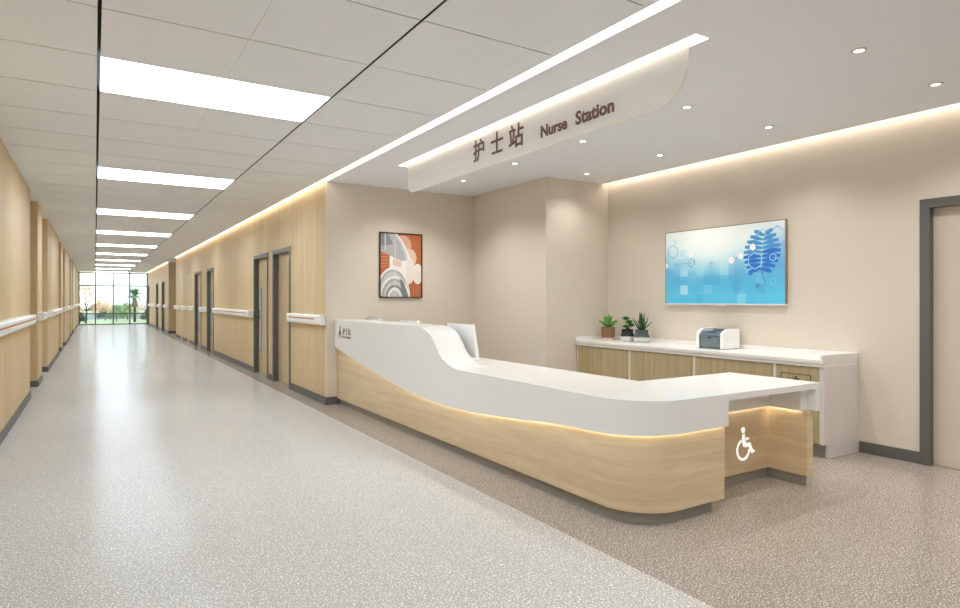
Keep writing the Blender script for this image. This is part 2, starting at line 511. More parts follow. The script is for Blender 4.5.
# slot lights
bm = new(); box(bm, 2.357, 2.428, YB+.1, 24.1, HC+.014, HC+.022)
tag(obj('strip_light', bm, M['strip_glow']), 'long recessed white light strip at the edge of the tiled corridor ceiling', 'strip light')
bm = new(); box(bm, 2.357, 2.428, 26.9, YW-.1, HC+.014, HC+.022)
tag(obj('strip_light', bm, M['strip_glow']), 'short recessed light strip above the far right wall by the window', 'strip light')
bm = new(); box(bm, XT-.083, XT-.004, YB+.1, YS-.02, HC+.03, HC+.04)
tag(obj('strip_light', bm, M['cove_glow']), 'warm recessed light strip above the wall with the blue screen', 'strip light')
bm = new(); box(bm, 2.815, 2.925, 2.26, 6.20, HC-.003, HC+.001)
tag(obj('strip_light', bm, M['slot_glow']), 'white light strip along the top of the hanging station sign', 'strip light')

# downlights
def downlight(x, y):
    r = thing('downlight', 'x', 'downlight', (x, y, HC), 'small round downlights over the nurse station')
    bm = new(); lathe(bm, [(.028, HC-.001), (.030, HC-.006), (.040, HC-.005), (.042, HC-.0005), (.028, HC-.0005)], x, y, 28); obj('trim_ring', bm, M['ring'], r)
    bm = new(); lathe(bm, [(.0001, HC-.003), (.027, HC-.003), (.027, HC-.001), (.0001, HC-.001)], x, y, 24); obj('lens', bm, M['down_glow'], r)
    return r
DL = []
spots = [(3.815, 1.90, 'largest in view, left of the one at the right edge'), (3.82, 3.15, 'beside the near end of the hanging sign'), (3.83, 4.34, 'just below the word Station of the sign'),
         (3.83, 5.43, 'below the first characters of the hanging sign'), (3.84, 6.54, 'deepest in the alcove, left of the others'),
         (4.855, 1.92, 'nearest the right edge of the picture'), (4.855, 3.15, 'above the right half of the blue screen'),
         (4.855, 4.34, 'above the left end of the blue screen'), (4.855, 5.43, 'in front of the short projecting wall'), (3.36, 6.85, 'hidden behind the far end of the sign'),
         (3.815, .65, 'out in front of the counter, nearer the viewer'), (4.855, .65, 'beside the framed door, nearer the viewer')]
D0 = None
for x, y, t in spots:
    if D0 is None: D0 = downlight(x, y); o = D0
    else: o = dup(D0, (x, y, HC))
    o['label'] = 'small round recessed downlight, ' + t
    ld = bpy.data.lights.new('downlight_beam', 'SPOT'); ld.energy = 15 if (y == 5.43 and x > 4) else 31; ld.color = (1, .985, .95)
    ld.spot_size = math.radians(128); ld.spot_blend = .9; ld.shadow_soft_size = .02
    lo = bpy.data.objects.new('downlight_beam', ld); COL.objects.link(lo); lo.location = (x, y, HC-.02)

# ------------------------------------------------------------------ text helpers
def text_mesh(bm, s, place, bold=0.0, mi=0, depth=.004, box_=None, res=3):
    """place(a, b, t) -> xyz ; text fitted to box_ = (a0, a1, b0, b1)"""
    cu = bpy.data.curves.new('t', 'FONT'); cu.body = s; cu.size = 1; cu.offset = bold; cu.resolution_u = res
    to = bpy.data.objects.new('t', cu); COL.objects.link(to)
    dg = bpy.context.evaluated_depsgraph_get(); dg.update()
    me = bpy.data.meshes.new_from_object(to.evaluated_get(dg))
    bpy.data.objects.remove(to); bpy.data.curves.remove(cu)
    if not me.vertices: return
    xs = [v.co.x for v in me.vertices]; ys = [v.co.y for v in me.vertices]
    x0, x1, y0, y1 = min(xs), max(xs), min(ys), max(ys)
    a0, a1, b0, b1 = box_
    tb = bmesh.new(); tb.from_mesh(me); bpy.data.meshes.remove(me)
    bmesh.ops.remove_doubles(tb, verts=tb.verts, dist=1e-5)
    r = bmesh.ops.extrude_face_region(tb, geom=tb.faces[:])
    for v in r['geom']:
        if isinstance(v, bmesh.types.BMVert): v.co.z = 1
    vm = {}
    for v in tb.verts:
        a = a0+(v.co.x-x0)/(x1-x0)*(a1-a0); b = b0+(v.co.y-y0)/(y1-y0)*(b1-b0)
        vm[v] = bm.verts.new(place(a, b, depth*v.co.z))
    for f in tb.faces:
        try: q = bm.faces.new([vm[v] for v in f.verts]); q.material_index = mi
        except ValueError: pass
    tb.free()

# ------------------------------------------------------------------ hanging sign
SX = 2.88
root = thing('hanging_sign', 'frosted white hanging sign reading Nurse Station in brown letters under the ceiling', 'sign', (SX, 4.24, HC))
ya, yb, zb_, R = 2.375, 6.10, 2.452, .20
pts = [(yb, HC-.003), (ya, HC-.003)]
for i in range(11):
    t = PI/2*i/10; pts.append((ya+.22-.22*math.cos(t), zb_+.22-.22*math.sin(t)))
for i in range(11):
    t = PI/2*i/10; pts.append((yb-.13+.13*math.sin(t), zb_+.10-.10*math.cos(t)))
bm = new(); prism(bm, pts, lambda a, b, t: (t, a, b), SX, SX+.018)
obj('sign_panel', bm, M['frost'], root)
pl = lambda a, b, t: (SX-t, -a, b)
for ch, bd, bx in (('护', .012, (-4.725, -4.545, 2.528, 2.722)), ('士', .012, (-4.435, -4.252, 2.540, 2.722)), ('站', .012, (-4.165, -3.965, 2.530, 2.722))):
    bm = new(); text_mesh(bm, ch, pl, bd, box_=bx); obj('sign_character', bm, M['brown_letter'], root, label='brown character ' + ch)
for ch, bd, bx in (('Nurse', .03, (-3.738, -3.430, 2.531, 2.622)), ('Station', .03, (-3.338, -2.958, 2.531, 2.628))):
    bm = new(); text_mesh(bm, ch, pl, bd, box_=bx); obj('sign_word', bm, M['brown_letter'], root, label='brown word ' + ch)

# ------------------------------------------------------------------ reception counter
CX, CY, CR = 2.53, 2.395, .35
XE = 3.286
ZT = hermite([(0, .725), (4.36, .725), (4.50, .738), (4.64, .782), (4.745, .85), (4.82, .935), (4.94, 1.015), (5.10, 1.050), (5.25, 1.055), (7.6, 1.055)])
ZB = hermite([(2.4, .53), (2.63, .52), (3.09, .50), (3.52, .462), (4.05, .42), (4.36, .402), (4.7, .398), (5.1, .415), (5.53, .449), (6.03, .508), (6.6, .587), (7.0, .645), (7.5, .710)])
def cpath(off, xe=XE, ystart=YP-.003, step=.06):
    out = []
    yc, xc = CY+CR, CX+CR
    n = int((ystart-yc)/step)
    for i in range(n+1):
        y = ystart + (yc-ystart)*i/n; out.append((CX+off, y, y))
    for i in range(1, 20):
        t = PI/2*i/19
        out.append((xc-(CR-off)*math.cos(t), yc-(CR-off)*math.sin(t), yc-(CR)*math.sin(t)))
    out.append((xe, CY+off, CY))
    return out
def wall_strip(bm, o0, o1, zlo, zhi, xe=XE, ystart=YP-.003, mi=0):
    A, B = cpath(o0, xe, ystart), cpath(o1, xe, ystart)
    rings = []
    for (xa, ya_, s), (xb, yb2, _) in zip(A, B):
        rings.append([(xa, ya_, zlo(s)), (xa, ya_, zhi(s)), (xb, yb2, zhi(s)), (xb, yb2, zlo(s))])
    loft(bm, rings, mi=mi)
counter = thing('reception_counter', 'long curved nurse station counter with white top and oak front', 'counter', (3.0, 4.9, 0))
bm = new()
TH = .018
wall_strip(bm, 0, TH, ZB, ZT)
# worktop slab
sl = [(x, y) for x, y, s in cpath(TH)]
sl += [(XE, CY), (4.283, CY), (4.283, 3.11), (3.27, 3.11), (3.27, YP-.003)]
prism(bm, sl, lambda a, b, t: (a, b, t), .685, .725)
# raised ledge
rings = []
n = 60
for i in range(n+1):
    y = 4.38 + (YP-4.38)*(i/n)
    y = min(y, YP-.003); yi = min(YP-.003, y + .10)
    z = ZT(y)
    th = .028 + .02*max(0, min(1, (5.2-y)/.4))*1.0
    rings.append([(CX+TH, y, z), (2.87, yi, z), (2.87, yi, max(z-th, .70)), (CX+TH, y, max(z-th, .70))])
loft(bm, rings)
# aprons of the wheelchair bay
box(bm, XE-.015, 4.17, 2.69, 2.705, .53, .685)
box(bm, 4.155, 4.17, 2.47, 2.69, .53, .685)
box(bm, 4.155, 4.235, 2.455, 2.47, .53, .685)
box(bm, 4.235, 4.283, CY, 3.11, .53, .685)
obj('countertop', bm, M['white_solid'], counter, sharp=30)
W0 = .037
bm = new()
wall_strip(bm, W0, W0+.03, lambda s: .075, lambda s: ZB(s)+.04, xe=3.296)
box(bm, 3.27, 3.296, CY+W0+.03, 2.72, .075, .56)
box(bm, 3.27, 4.19, 2.72, 2.745, .075, .66)
box(bm, 4.19, 4.266, CY+W0, 3.08, .075, .5285)
obj('wood_front', bm, M['desk_wood'], counter, sharp=30)
bm = new()
P0 = .070
wall_strip(bm, P0, P0+.02, lambda s: 0, lambda s: .075, xe=3.217)
box(bm, 3.197, 3.217, CY+P0+.02, 2.74, 0, .075)
box(bm, 3.197, 4.205, 2.74, 2.76, 0, .075)
box(bm, 4.205, 4.240, CY+P0, 3.06, 0, .075)
obj('plinth', bm, M['steel'], counter, sharp=30)
bm = new()
wall_strip(bm, TH+.002, W0-.001, lambda s: ZB(s)+.018, lambda s: ZB(s)+.024, xe=XE-.01)
box(bm, 3.30, 4.155, 2.706, 2.7195, .546, .552)
box(bm, 4.171, 4.1895, 2.472, 2.70, .546, .552)
obj('led_strip', bm, M['led'], counter, label='warm glowing strip under the white band')
# logo on the high end of the band
bm = new()
pb = lambda a, b, t: (CX-t, -a, b)
ic = [(-7.29, .975), (-7.275, .99), (-7.26, .975), (-7.262, .935), (-7.235, .90), (-7.225, .845), (-7.25, .845), (-7.255, .88), (-7.275, .895), (-7.295, .88), (-7.30, .845), (-7.325, .845), (-7.315, .90), (-7.288, .935)]
prism(bm, ic, pb, 0, .002)
text_mesh(bm, '护士站', pb, .0, box_=(-7.18, -6.91, .885, .965), depth=.002)
text_mesh(bm, 'Nurse Station', pb, .0, box_=(-7.18, -6.91, .845, .872), depth=.002)
obj('logo', bm, M['brown_letter'], counter, label='small brown emblem and lettering 护士站 Nurse Station')
# wheelchair symbol in the bay
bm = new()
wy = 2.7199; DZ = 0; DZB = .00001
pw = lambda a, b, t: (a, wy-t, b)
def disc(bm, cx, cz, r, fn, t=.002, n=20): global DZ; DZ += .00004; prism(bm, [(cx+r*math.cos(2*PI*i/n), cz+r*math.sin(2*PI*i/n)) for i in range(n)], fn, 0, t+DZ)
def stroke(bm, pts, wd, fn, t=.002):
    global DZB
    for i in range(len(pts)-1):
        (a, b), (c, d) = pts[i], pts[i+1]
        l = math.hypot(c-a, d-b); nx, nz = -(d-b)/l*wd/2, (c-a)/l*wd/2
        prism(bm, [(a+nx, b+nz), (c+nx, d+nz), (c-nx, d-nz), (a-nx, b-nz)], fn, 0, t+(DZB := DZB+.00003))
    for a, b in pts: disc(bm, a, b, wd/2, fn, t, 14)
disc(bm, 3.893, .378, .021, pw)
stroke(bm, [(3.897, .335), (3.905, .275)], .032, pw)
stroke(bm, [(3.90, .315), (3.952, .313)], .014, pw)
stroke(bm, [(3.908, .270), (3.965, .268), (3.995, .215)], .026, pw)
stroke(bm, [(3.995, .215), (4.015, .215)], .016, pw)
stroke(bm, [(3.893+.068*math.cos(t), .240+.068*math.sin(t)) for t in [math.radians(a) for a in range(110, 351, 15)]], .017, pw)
obj('wheelchair_symbol', bm, M['glow_letter'], counter, label='white wheelchair symbol')
# cable grommet on the desk surface
bm = new(); lathe(bm, [(.0001, .7255), (.05, .7255), (.052, .728), (.044, .7285), (.040, .7268), (.0001, .7268)], 2.985, 4.72, 24)
obj('cable_grommet', bm, plain('pale grey plastic', (205,205,202), .4), counter)

# ------------------------------------------------------------------ monitors
mx, my = 3.005, 4.84
mon = thing('monitor', 'white computer monitor standing nearest, beside the step down of the counter', 'monitor', (mx, my+.235, .725), 'white monitors behind the raised counter ledge')
def mon_parts(root, mx, y0):
    def tilt(a, y, z):          # a = depth from back (towards +x)
        return (mx - .075 + (1.075-z)*.16 + a, y, z)
    bm = new()
    out = []; w, z0, z1, r = .47, .765, 1.075, .02
    for (cy, cz, s) in ((w-r, z1-r, 0), (r, z1-r, 90), (r, z0+r, 180), (w-r, z0+r, 270)):
        for i in range(5):
            t = math.radians(s+90*i/4); out.append((y0+cy+r*math.cos(t), cz+r*math.sin(t)))
    prism(bm, out, lambda y, z, t: tilt(t, y, z), 0, .034)
    obj('back_shell', bm, M['white_plastic'], root)
    bm = new(); prism(bm, [(y0+.02, .785), (y0+w-.02, .785), (y0+w-.02, 1.057), (y0+.02, 1.057)], lambda y, z, t: tilt(t, y, z), .034, .037)
    obj('screen', bm, plain('black screen glass', (18,20,24), .12), root)
    bm = new(); prism(bm, [(y0+.03, .0), (y0+w-.03, .0), (y0+w-.03, .012), (y0+.03, .012)], lambda y, q, t: (tilt(.011+q, y, 1.077)[0], y, 1.0755+t*.002), 0, 1)
    obj('vent', bm, plain('dark vent', (120,120,120), .5), root)
    bm = new(); box(bm, mx-.02, mx+.02, y0+.2, y0+.27, .735, .80, bev=.004); obj('stand', bm, M['white_plastic'], root)
    bm = new(); box(bm, mx-.07, mx+.11, y0+.12, y0+.35, .725, .737, bev=.004); obj('base', bm, M['white_plastic'], root)
mon_parts(mon, mx, my)
dup(mon, (mx, 5.97+.235, .725), 'white computer monitor with only its top edge showing, in the middle behind the ledge')
dup(mon, (mx, 7.01+.235, .725), 'white computer monitor with only its top edge showing, nearest the painting wall')

# ------------------------------------------------------------------ storage cabinets along the screen wall
XD = 5.03
units = [(5.81, 4.93, 2), (4.93, 4.06, 2), (4.06, 3.207, 2), (3.207, 2.80, 1)]
clab = ['white and oak low cabinet with two doors, under the potted plants', 'white and oak low cabinet with two doors, between the plants and the printer',
        'white and oak low cabinet with two doors, under the printer', 'narrow low cabinet with a waste bin sign on its single oak door']
white_lam = plain('white laminate', (222,217,214), .45, vary=.01)
for (yb2, ya2, nd), lab in zip(units, clab):
    root = thing('storage_cabinet', lab, 'cabinet', (5.29, (ya2+yb2)/2, 0), 'low cabinets along the screen wall')
    bm = new()
    box(bm, XD+.018, XT-.004, ya2, yb2, .115, .749)
    box(bm, XD, XD+.018, yb2-.014, yb2, .115, .749); box(bm, XD, XD+.018, ya2, ya2+.014, .115, .749)
    if nd == 1:
        prism(bm, [(XD, .115), (5.10, .115), (5.10, 0), (XT-.004, 0), (XT-.004, .749), (XD, .749)], lambda a, b, t: (a, t, b), 2.775, 2.80)
    obj('carcass', bm, white_lam, root)
    bm = new(); box(bm, 5.10, 5.115, ya2, yb2, 0, .115); obj('toe_kick', bm, M['steel'], root)
    wd = (yb2-ya2-.028)/nd
    for k in range(nd):
        y = ya2+.014+k*wd
        bm = new(); box(bm, XD-.002, XD+.016, y+.002, y+wd-.002, .12, .742, bev=.0015)
        dr = obj('door', bm, M['cab_wood'], root)
        if nd == 1:
            bm = new(); pd = lambda a, b, t: (XD-.002-t, -a, b)
            a0_, a1_, b0_, b1_ = -3.145, -2.885, .30, .675
            stroke(bm, [(a0_, b0_), (a1_, b0_), (a1_, b1_), (a0_, b1_), (a0_, b0_)], .006, pd, .001)
            obj('bin_flap_outline', bm, plain('thin dark line', (70,62,50), .6), dr)
            bm = new()
            box(bm, XD-.0035, XD-.002, 2.985, 3.035, .575, .63); box(bm, XD-.0035, XD-.002, 2.98, 3.04, .633, .64)
            box(bm, XD-.0035, XD-.002, 3.0, 3.02, .642, .655)
            stroke(bm, [(-3.10, .60), (-3.07, .622), (-3.045, .622)], .008, pd, .0015)
            stroke(bm, [(-3.10, .585), (-3.075, .60)], .008, pd, .0015)
            box(bm, XD-.0035, XD-.002, 2.975, 2.982, .585, .625)
            obj('bin_pictogram', bm, plain('green pictogram', (22,92,52), .5), dr, label='dark green waste pictogram')
bm = new()
box(bm, 5.0, XT-.004, 2.772, YS-.004, .78, .81, bev=.003)
box(bm, XT-.034, XT-.004, 2.772, YS-.004, .81, .85, bev=.002)
box(bm, 5.0, XT-.034, 2.772, 2.79, .81, .85, bev=.002); box(bm, 5.0, XT-.034, YS-.022, YS-.004, .81, .85, bev=.002)
box(bm, 5.012, XT-.004, 2.776, YS-.004, .7495, .78)
tag(obj('worktop', bm, plain('white worktop', (238,236,233), .3, vary=.008)), 'long white worktop with raised back rim lying on the low cabinets', 'worktop')

# ------------------------------------------------------------------ printer
px0, px1, py0, py1, pz = 5.235, 5.50, 3.88, 4.20, .81
pr = thing('printer', 'compact white and slate grey laser printer on the low worktop', 'printer', ((px0+px1)/2, (py0+py1)/2, pz))
side = [(px0+.005, pz+.006), (px0, pz+.02), (px0, pz+.145), (px0+.015, pz+.168), (px0+.06, pz+.192), (px0+.085, pz+.200), (px1-.01, pz+.203), (px1, pz+.193), (px1, pz+.006)]
for ya_, yb_ in ((py0, py0+.035), (py1-.035, py1)):
    bm = new(); prism(bm, side, lambda a, b, t: (a, t, b), ya_, yb_)
    bmesh.ops.bevel(bm, geom=bm.edges[:], offset=.002, segments=2, affect='EDGES')
    obj('side_cover', bm, M['white_plastic'], pr)
slate = plain('slate grey plastic', (92,106,112), .35); slate2 = plain('grey tray plastic', (112,126,131), .4)
dk = plain('black recess plastic', (32,36,42), .4)
bm = new()
body = [(px0+.012, pz+.006), (px0+.008, pz+.13), (px0+.02, pz+.155), (px0+.07, pz+.178), (px0+.09, pz+.155), (px1-.04, pz+.175), (px1-.03, pz+.195), (px1-.005, pz+.195), (px1-.005, pz+.006)]
prism(bm, body, lambda a, b, t: (a, t, b), py0+.035, py1-.035); obj('body', bm, slate, pr)
bm = new(); box(bm, px0+.003, px0+.012, py0+.05, py1-.05, pz+.018, pz+.12, bev=.003)
tr = obj('paper_tray', bm, slate2, pr)
bm = new(); box(bm, px0, px0+.005, py0+.14, py1-.14, pz+.108, pz+.118, bev=.001); obj('tray_grip', bm, dk, tr)
bm = new(); prism(bm, [(px0+.088, pz+.1565), (px1-.042, pz+.176), (px1-.042, pz+.178), (px0+.088, pz+.159)], lambda a, b, t: (a, t, b), py0+.05, py1-.05)
obj('output_slot', bm, dk, pr)
bm = new(); prism(bm, [(px0+.03, pz+.1605), (px0+.06, pz+.1742), (px0+.06, pz+.1765), (px0+.03, pz+.1628)], lambda a, b, t: (a, t, b), py0+.12, py1-.10)
obj('control_panel', bm, plain('blue buttons', (40,66,122), .35), pr)
for fx in (px0+.03, px1-.03):
    for fy in (py0+.03, py1-.03):
        bm = new(); box(bm, fx-.01, fx+.01, fy-.01, fy+.01, pz, pz+.008); obj('foot', bm, dk, pr)

# ------------------------------------------------------------------ plants
random.seed(4)
def two_tone(name, top, bot, zsplit, rough=.6):
    m, nt, b = nodes(name); L = nt.links
    tc = N(nt, 'ShaderNodeTexCoord'); sx = N(nt, 'ShaderNodeSeparateXYZ'); L.new(tc.outputs['Object'], sx.inputs[0])
    no = N(nt, 'ShaderNodeTexNoise', i_Scale=55, i_Detail=4); L.new(tc.outputs['Object'], no.inputs['Vector'])
    a = N(nt, 'ShaderNodeMath', operation='MULTIPLY_ADD', i_1=.05); L.new(no.outputs['Fac'], a.inputs[0]); L.new(sx.outputs['Z'], a.inputs[2])
    r = N(nt, 'ShaderNodeMapRange', i_1=zsplit+.018, i_2=zsplit+.032); L.new(a.outputs[0], r.inputs[0])
    c = N(nt, 'ShaderNodeMix', data_type='RGBA'); c.inputs[6].default_value = lin(bot); c.inputs[7].default_value = lin(top)
    L.new(r.outputs[0], c.inputs[0])
    v = N(nt, 'ShaderNodeMapRange', i_3=.7, i_4=1.25); L.new(no.outputs['Fac'], v.inputs[0])
    s = N(nt, 'ShaderNodeVectorMath', operation='SCALE'); L.new(c.outputs[2], s.inputs[0]); L.new(v.outputs[0], s.inputs['Scale'])
    L.new(s.outputs[0], b.inputs['Base Color']); b.inputs['Roughness'].default_value = rough
    return m
def leaf(bm, base, yaw, elev, length, width, curl=.3, thick=.004, tip=.05, mi=0):
    """a fleshy leaf: closed diamond sections along a bending spine"""
    d = Vector((math.cos(yaw), math.sin(yaw), 0)); up = Vector((0, 0, 1)); sd = d.cross(up)
    p = Vector(base); e = elev; rings = []; n = 8
    for i in range(n+1):
        t = i/n
        w = width*max(tip, math.sin(PI*min(1, (t*.80+.17)))**.8) if i < n else width*.03
        th = thick*(1-.7*t)
        f = d*math.cos(e) + up*math.sin(e); nn = -d*math.sin(e) + up*math.cos(e)
        rings.append([tuple(p+sd*w/2+nn*w*.12), tuple(p+nn*th*.2), tuple(p-sd*w/2+nn*w*.12), tuple(p-nn*th)])
        p = p + f*length/n; e -= curl/n
    loft(bm, rings, mi=mi)
WZ = .811
def soil(root, x, y, z, r):
    bm = new(); lathe(bm, [(.0001, z-.012), (r, z-.012), (r*.95, z), (.0001, z+.004)], x, y, 20)
    obj('soil', bm, plain('dark soil', (50,40,32), .9, vary=.2, scale=90), root)
# 1 broad rosette in a brown textured pot
x, y = 5.35, 5.60
p1 = thing('potted_succulent', 'broad leaved green succulent in a rough brown pot, leftmost of the three plants', 'plant', (x, y, WZ), 'potted plants on the low worktop')
bm = new(); lathe(bm, [(.0001, WZ), (.070, WZ), (.078, WZ+.02), (.083, WZ+.09), (.083, WZ+.15), (.080, WZ+.158), (.074, WZ+.156), (.074, WZ+.14), (.0001, WZ+.14)], x, y, 32)
m = two_tone('rough brown ceramic', (140,106,76), (224,214,204), .025)
obj('pot', bm, m, p1)
soil(p1, x, y, WZ+.148, .072)
bm = new()
for i in range(9): leaf(bm, (x, y, WZ+.145), 2*PI*i/9+.2, .55+.12*(i % 2), .16, .072, -.15, .012)
for i in range(6): leaf(bm, (x, y, WZ+.15), 2*PI*i/6+.5, 1.15, .155, .064, -.1, .012)
leaf(bm, (x, y, WZ+.15), 0, 1.5, .17, .045, 0, .012)
obj('leaves', bm, plain('bright green leaf', (112,172,84), .4, vary=.25, scale=14), p1)
# 2 branching rosettes in a black and white pot
x, y = 5.34, 5.265
p2 = thing('potted_succulent', 'small tree like succulent with leaf rosettes in a black and white pot, middle plant', 'plant', (x, y, WZ), 'potted plants on the low worktop')
def bowl(x, y, r): return [(.0001, WZ), (r*.8, WZ), (r, WZ+.03), (r*.97, WZ+.07), (r*.80, WZ+.095), (r*.76, WZ+.135), (r*.80, WZ+.145), (r*.73, WZ+.145), (r*.70, WZ+.125), (.0001, WZ+.125)]
bm = new(); lathe(bm, bowl(x, y, .085), x, y, 32)
obj('pot', bm, two_tone('black over white glaze', (26,30,36), (214,214,210), .062), p2)
soil(p2, x, y, WZ+.137, .058)
bm = new(); st = plain('brown stem', (96,78,50), .7)
heads = [((x+.02, y+.045, WZ+.255), .06), ((x-.03, y-.055, WZ+.215), .062), ((x-.01, y+.02, WZ+.165), .045), ((x+.03, y-.03, WZ+.18), .05)]
for (hx, hy, hz), r in heads: tube(bm, [(x, y, WZ+.13), ((x+hx)/2+.005, (y+hy)/2, (WZ+.13+hz)/2), (hx, hy, hz)], [.006, .005, .004], 7)
obj('stems', bm, st, p2)
bm = new()
for k, ((hx, hy, hz), r) in enumerate(heads):
    for j, (nn, el, ln) in enumerate(((9, .15, 1), (8, .6, .85), (6, 1.05, .65), (4, 1.35, .5))):
        for i in range(nn): leaf(bm, (hx, hy, hz), 2*PI*i/nn+j*.4+k, el, r*ln*1.15, r*.62, -.2, .006)
obj('leaves', bm, plain('green rosette leaf', (84,146,58), .4, vary=.3, scale=20), p2)
# 3 spiky aloe in a grey pot
x, y = 5.34, 5.04
p3 = thing('potted_aloe', 'spiky dark green aloe in a grey green and white pot, rightmost plant', 'plant', (x, y, WZ), 'potted plants on the low worktop')
bm = new(); lathe(bm, bowl(x, y, .093), x, y, 32)
obj('pot', bm, two_tone('grey green over white glaze', (72,88,86), (206,206,202), .062), p3)
soil(p3, x, y, WZ+.137, .064)
bm = new()
for i in range(8): leaf(bm, (x+.015*math.cos(i), y+.015*math.sin(i), WZ+.132), 2*PI*i/8+.3, .85+.15*(i % 3), .17+.02*(i % 2), .026, -.35 if i % 2 else .25, .009, .2)
for i in range(5): leaf(bm, (x, y, WZ+.135), 2*PI*i/5, 1.3+.05*i, .215, .028, -.1, .009, .2)
obj('leaves', bm, plain('dark aloe leaf', (52,88,56), .45, vary=.25, scale=18), p3)

# ------------------------------------------------------------------ wall screen
def screen_mat():
    m, nt, b = nodes('blue screen picture'); L = nt.links
    tc = N(nt, 'ShaderNodeTexCoord'); sx = N(nt, 'ShaderNodeSeparateXYZ'); L.new(tc.outputs['Generated'], sx.inputs[0])
    Z = sx.outputs['Z']
    inv = N(nt, 'ShaderNodeMath', operation='SUBTRACT', i_0=1.0); L.new(sx.outputs['Y'], inv.inputs[1])   # left to right as seen
    U = inv.outputs[0]
    rp = N(nt, 'ShaderNodeValToRGB'); cr = rp.color_ramp
    cr.elements[0].position = 0; cr.elements[0].color = lin((84,186,222))
    cr.elements[1].position = 1; cr.elements[1].color = lin((226,238,238))
    for p, c in ((.3, (96,190,220)), (.55, (150,208,226)), (.8, (205,228,234))):
        e = cr.elements.new(p); e.color = lin(c)
    L.new(Z, rp.inputs[0])
    # white bloom of the picture (upper middle), bluer sides
    cmb = N(nt, 'ShaderNodeCombineXYZ'); L.new(U, cmb.inputs[0]); L.new(Z, cmb.inputs[1])
    ds = N(nt, 'ShaderNodeVectorMath', operation='DISTANCE'); ds.inputs[1].default_value = (.42, .85, 0); L.new(cmb.outputs[0], ds.inputs[0])
    r1 = N(nt, 'ShaderNodeMapRange', i_1=.50, i_2=.08, i_3=0, i_4=.75, interpolation_type='SMOOTHSTEP'); L.new(ds.outputs['Value'], r1.inputs[0])
    r2 = N(nt, 'ShaderNodeMapRange', i_1=.38, i_2=.62, i_3=0, i_4=.55, interpolation_type='SMOOTHSTEP'); L.new(ds.outputs['Value'], r2.inputs[0])
    zz = N(nt, 'ShaderNodeMapRange', i_1=1.0, i_2=.72, i_3=0, i_4=1); L.new(Z, zz.inputs[0])
    zc = N(nt, 'ShaderNodeMapRange', i_1=.12, i_2=.45, i_3=0, i_4=1); L.new(Z, zc.inputs[0])
    k = N(nt, 'ShaderNodeMath', operation='MULTIPLY'); L.new(r2.outputs[0], k.inputs[0]); L.new(zz.outputs[0], k.inputs[1])
    k2 = N(nt, 'ShaderNodeMath', operation='MULTIPLY'); L.new(k.outputs[0], k2.inputs[0]); L.new(zc.outputs[0], k2.inputs[1])
    c1 = N(nt, 'ShaderNodeMix', data_type='RGBA'); c1.inputs[7].default_value = lin((246,248,244)); L.new(r1.outputs[0], c1.inputs[0]); L.new(rp.outputs[0], c1.inputs[6])
    c2 = N(nt, 'ShaderNodeMix', data_type='RGBA'); c2.inputs[7].default_value = lin((48,136,210)); L.new(k2.outputs[0], c2.inputs[0]); L.new(c1.outputs[2], c2.inputs[6])
    # mosaic of squares in the lower half
    sn = N(nt, 'ShaderNodeVectorMath', operation='MULTIPLY'); sn.inputs[1].default_value = (14, 8, 1); L.new(cmb.outputs[0], sn.inputs[0])
    fl = N(nt, 'ShaderNodeVectorMath', operation='FLOOR'); L.new(sn.outputs[0], fl.inputs[0])
    wn = N(nt, 'ShaderNodeTexWhiteNoise'); L.new(fl.outputs[0], wn.inputs['Vector'])
    lo = N(nt, 'ShaderNodeMapRange', i_1=.62, i_2=.40, i_3=0, i_4=1); L.new(Z, lo.inputs[0])
    hi = N(nt, 'ShaderNodeMapRange', i_1=.70, i_2=.95, i_3=0, i_4=.38); L.new(wn.outputs['Value'], hi.inputs[0])
    dk_ = N(nt, 'ShaderNodeMapRange', i_1=.25, i_2=.05, i_3=0, i_4=.25); L.new(wn.outputs['Value'], dk_.inputs[0])
    a = N(nt, 'ShaderNodeMath', operation='MULTIPLY'); L.new(lo.outputs[0], a.inputs[0]); L.new(hi.outputs[0], a.inputs[1])
    b2 = N(nt, 'ShaderNodeMath', operation='MULTIPLY'); L.new(lo.outputs[0], b2.inputs[0]); L.new(dk_.outputs[0], b2.inputs[1])
    c3 = N(nt, 'ShaderNodeMix', data_type='RGBA'); c3.inputs[7].default_value = lin((214,240,240)); L.new(a.outputs[0], c3.inputs[0]); L.new(c2.outputs[2], c3.inputs[6])
    c4 = N(nt, 'ShaderNodeMix', data_type='RGBA'); c4.inputs[7].default_value = lin((40,140,212)); L.new(b2.outputs[0], c4.inputs[0]); L.new(c3.outputs[2], c4.inputs[6])
    L.new(c4.outputs[2], b.inputs['Base Color']); b.inputs['Roughness'].default_value = .4
    L.new(c4.outputs[2], b.inputs['Emission Color']); b.inputs['Emission Strength'].default_value = .17
    return m
ty0, ty1, tz0, tz1 = 3.407, 4.853, 1.262, 2.065
tv = thing('wall_screen', 'large flat screen on the beige wall showing a blue leaf and hexagon picture', 'television', (XT, (ty0+ty1)/2, tz0))
bm = new()
e = .008
box(bm, XT-.034, XT-.001, ty0, ty0+e, tz0, tz1); box(bm, XT-.034, XT-.001, ty1-e, ty1, tz0, tz1)
box(bm, XT-.034, XT-.001, ty0+e, ty1-e, tz1-e, tz1); box(bm, XT-.02, XT-.001, ty0+e, ty1-e, tz0, tz1-e)
obj('bezel', bm, plain('bronze bezel', (158,140,122), .4, metal=.3), tv)
bm = new(); box(bm, XT-.033, XT-.020, ty0+e, ty1-e, tz0, tz1-e)
obj('display', bm, screen_mat(), tv)
bm = new(); box(bm, XT-.036, XT-.001, ty0, ty1, tz0-.016, tz0, bev=.002); box(bm, XT-.037, XT-.03, (ty0+ty1)/2-.06, (ty0+ty1)/2+.06, tz0-.024, tz0-.010)
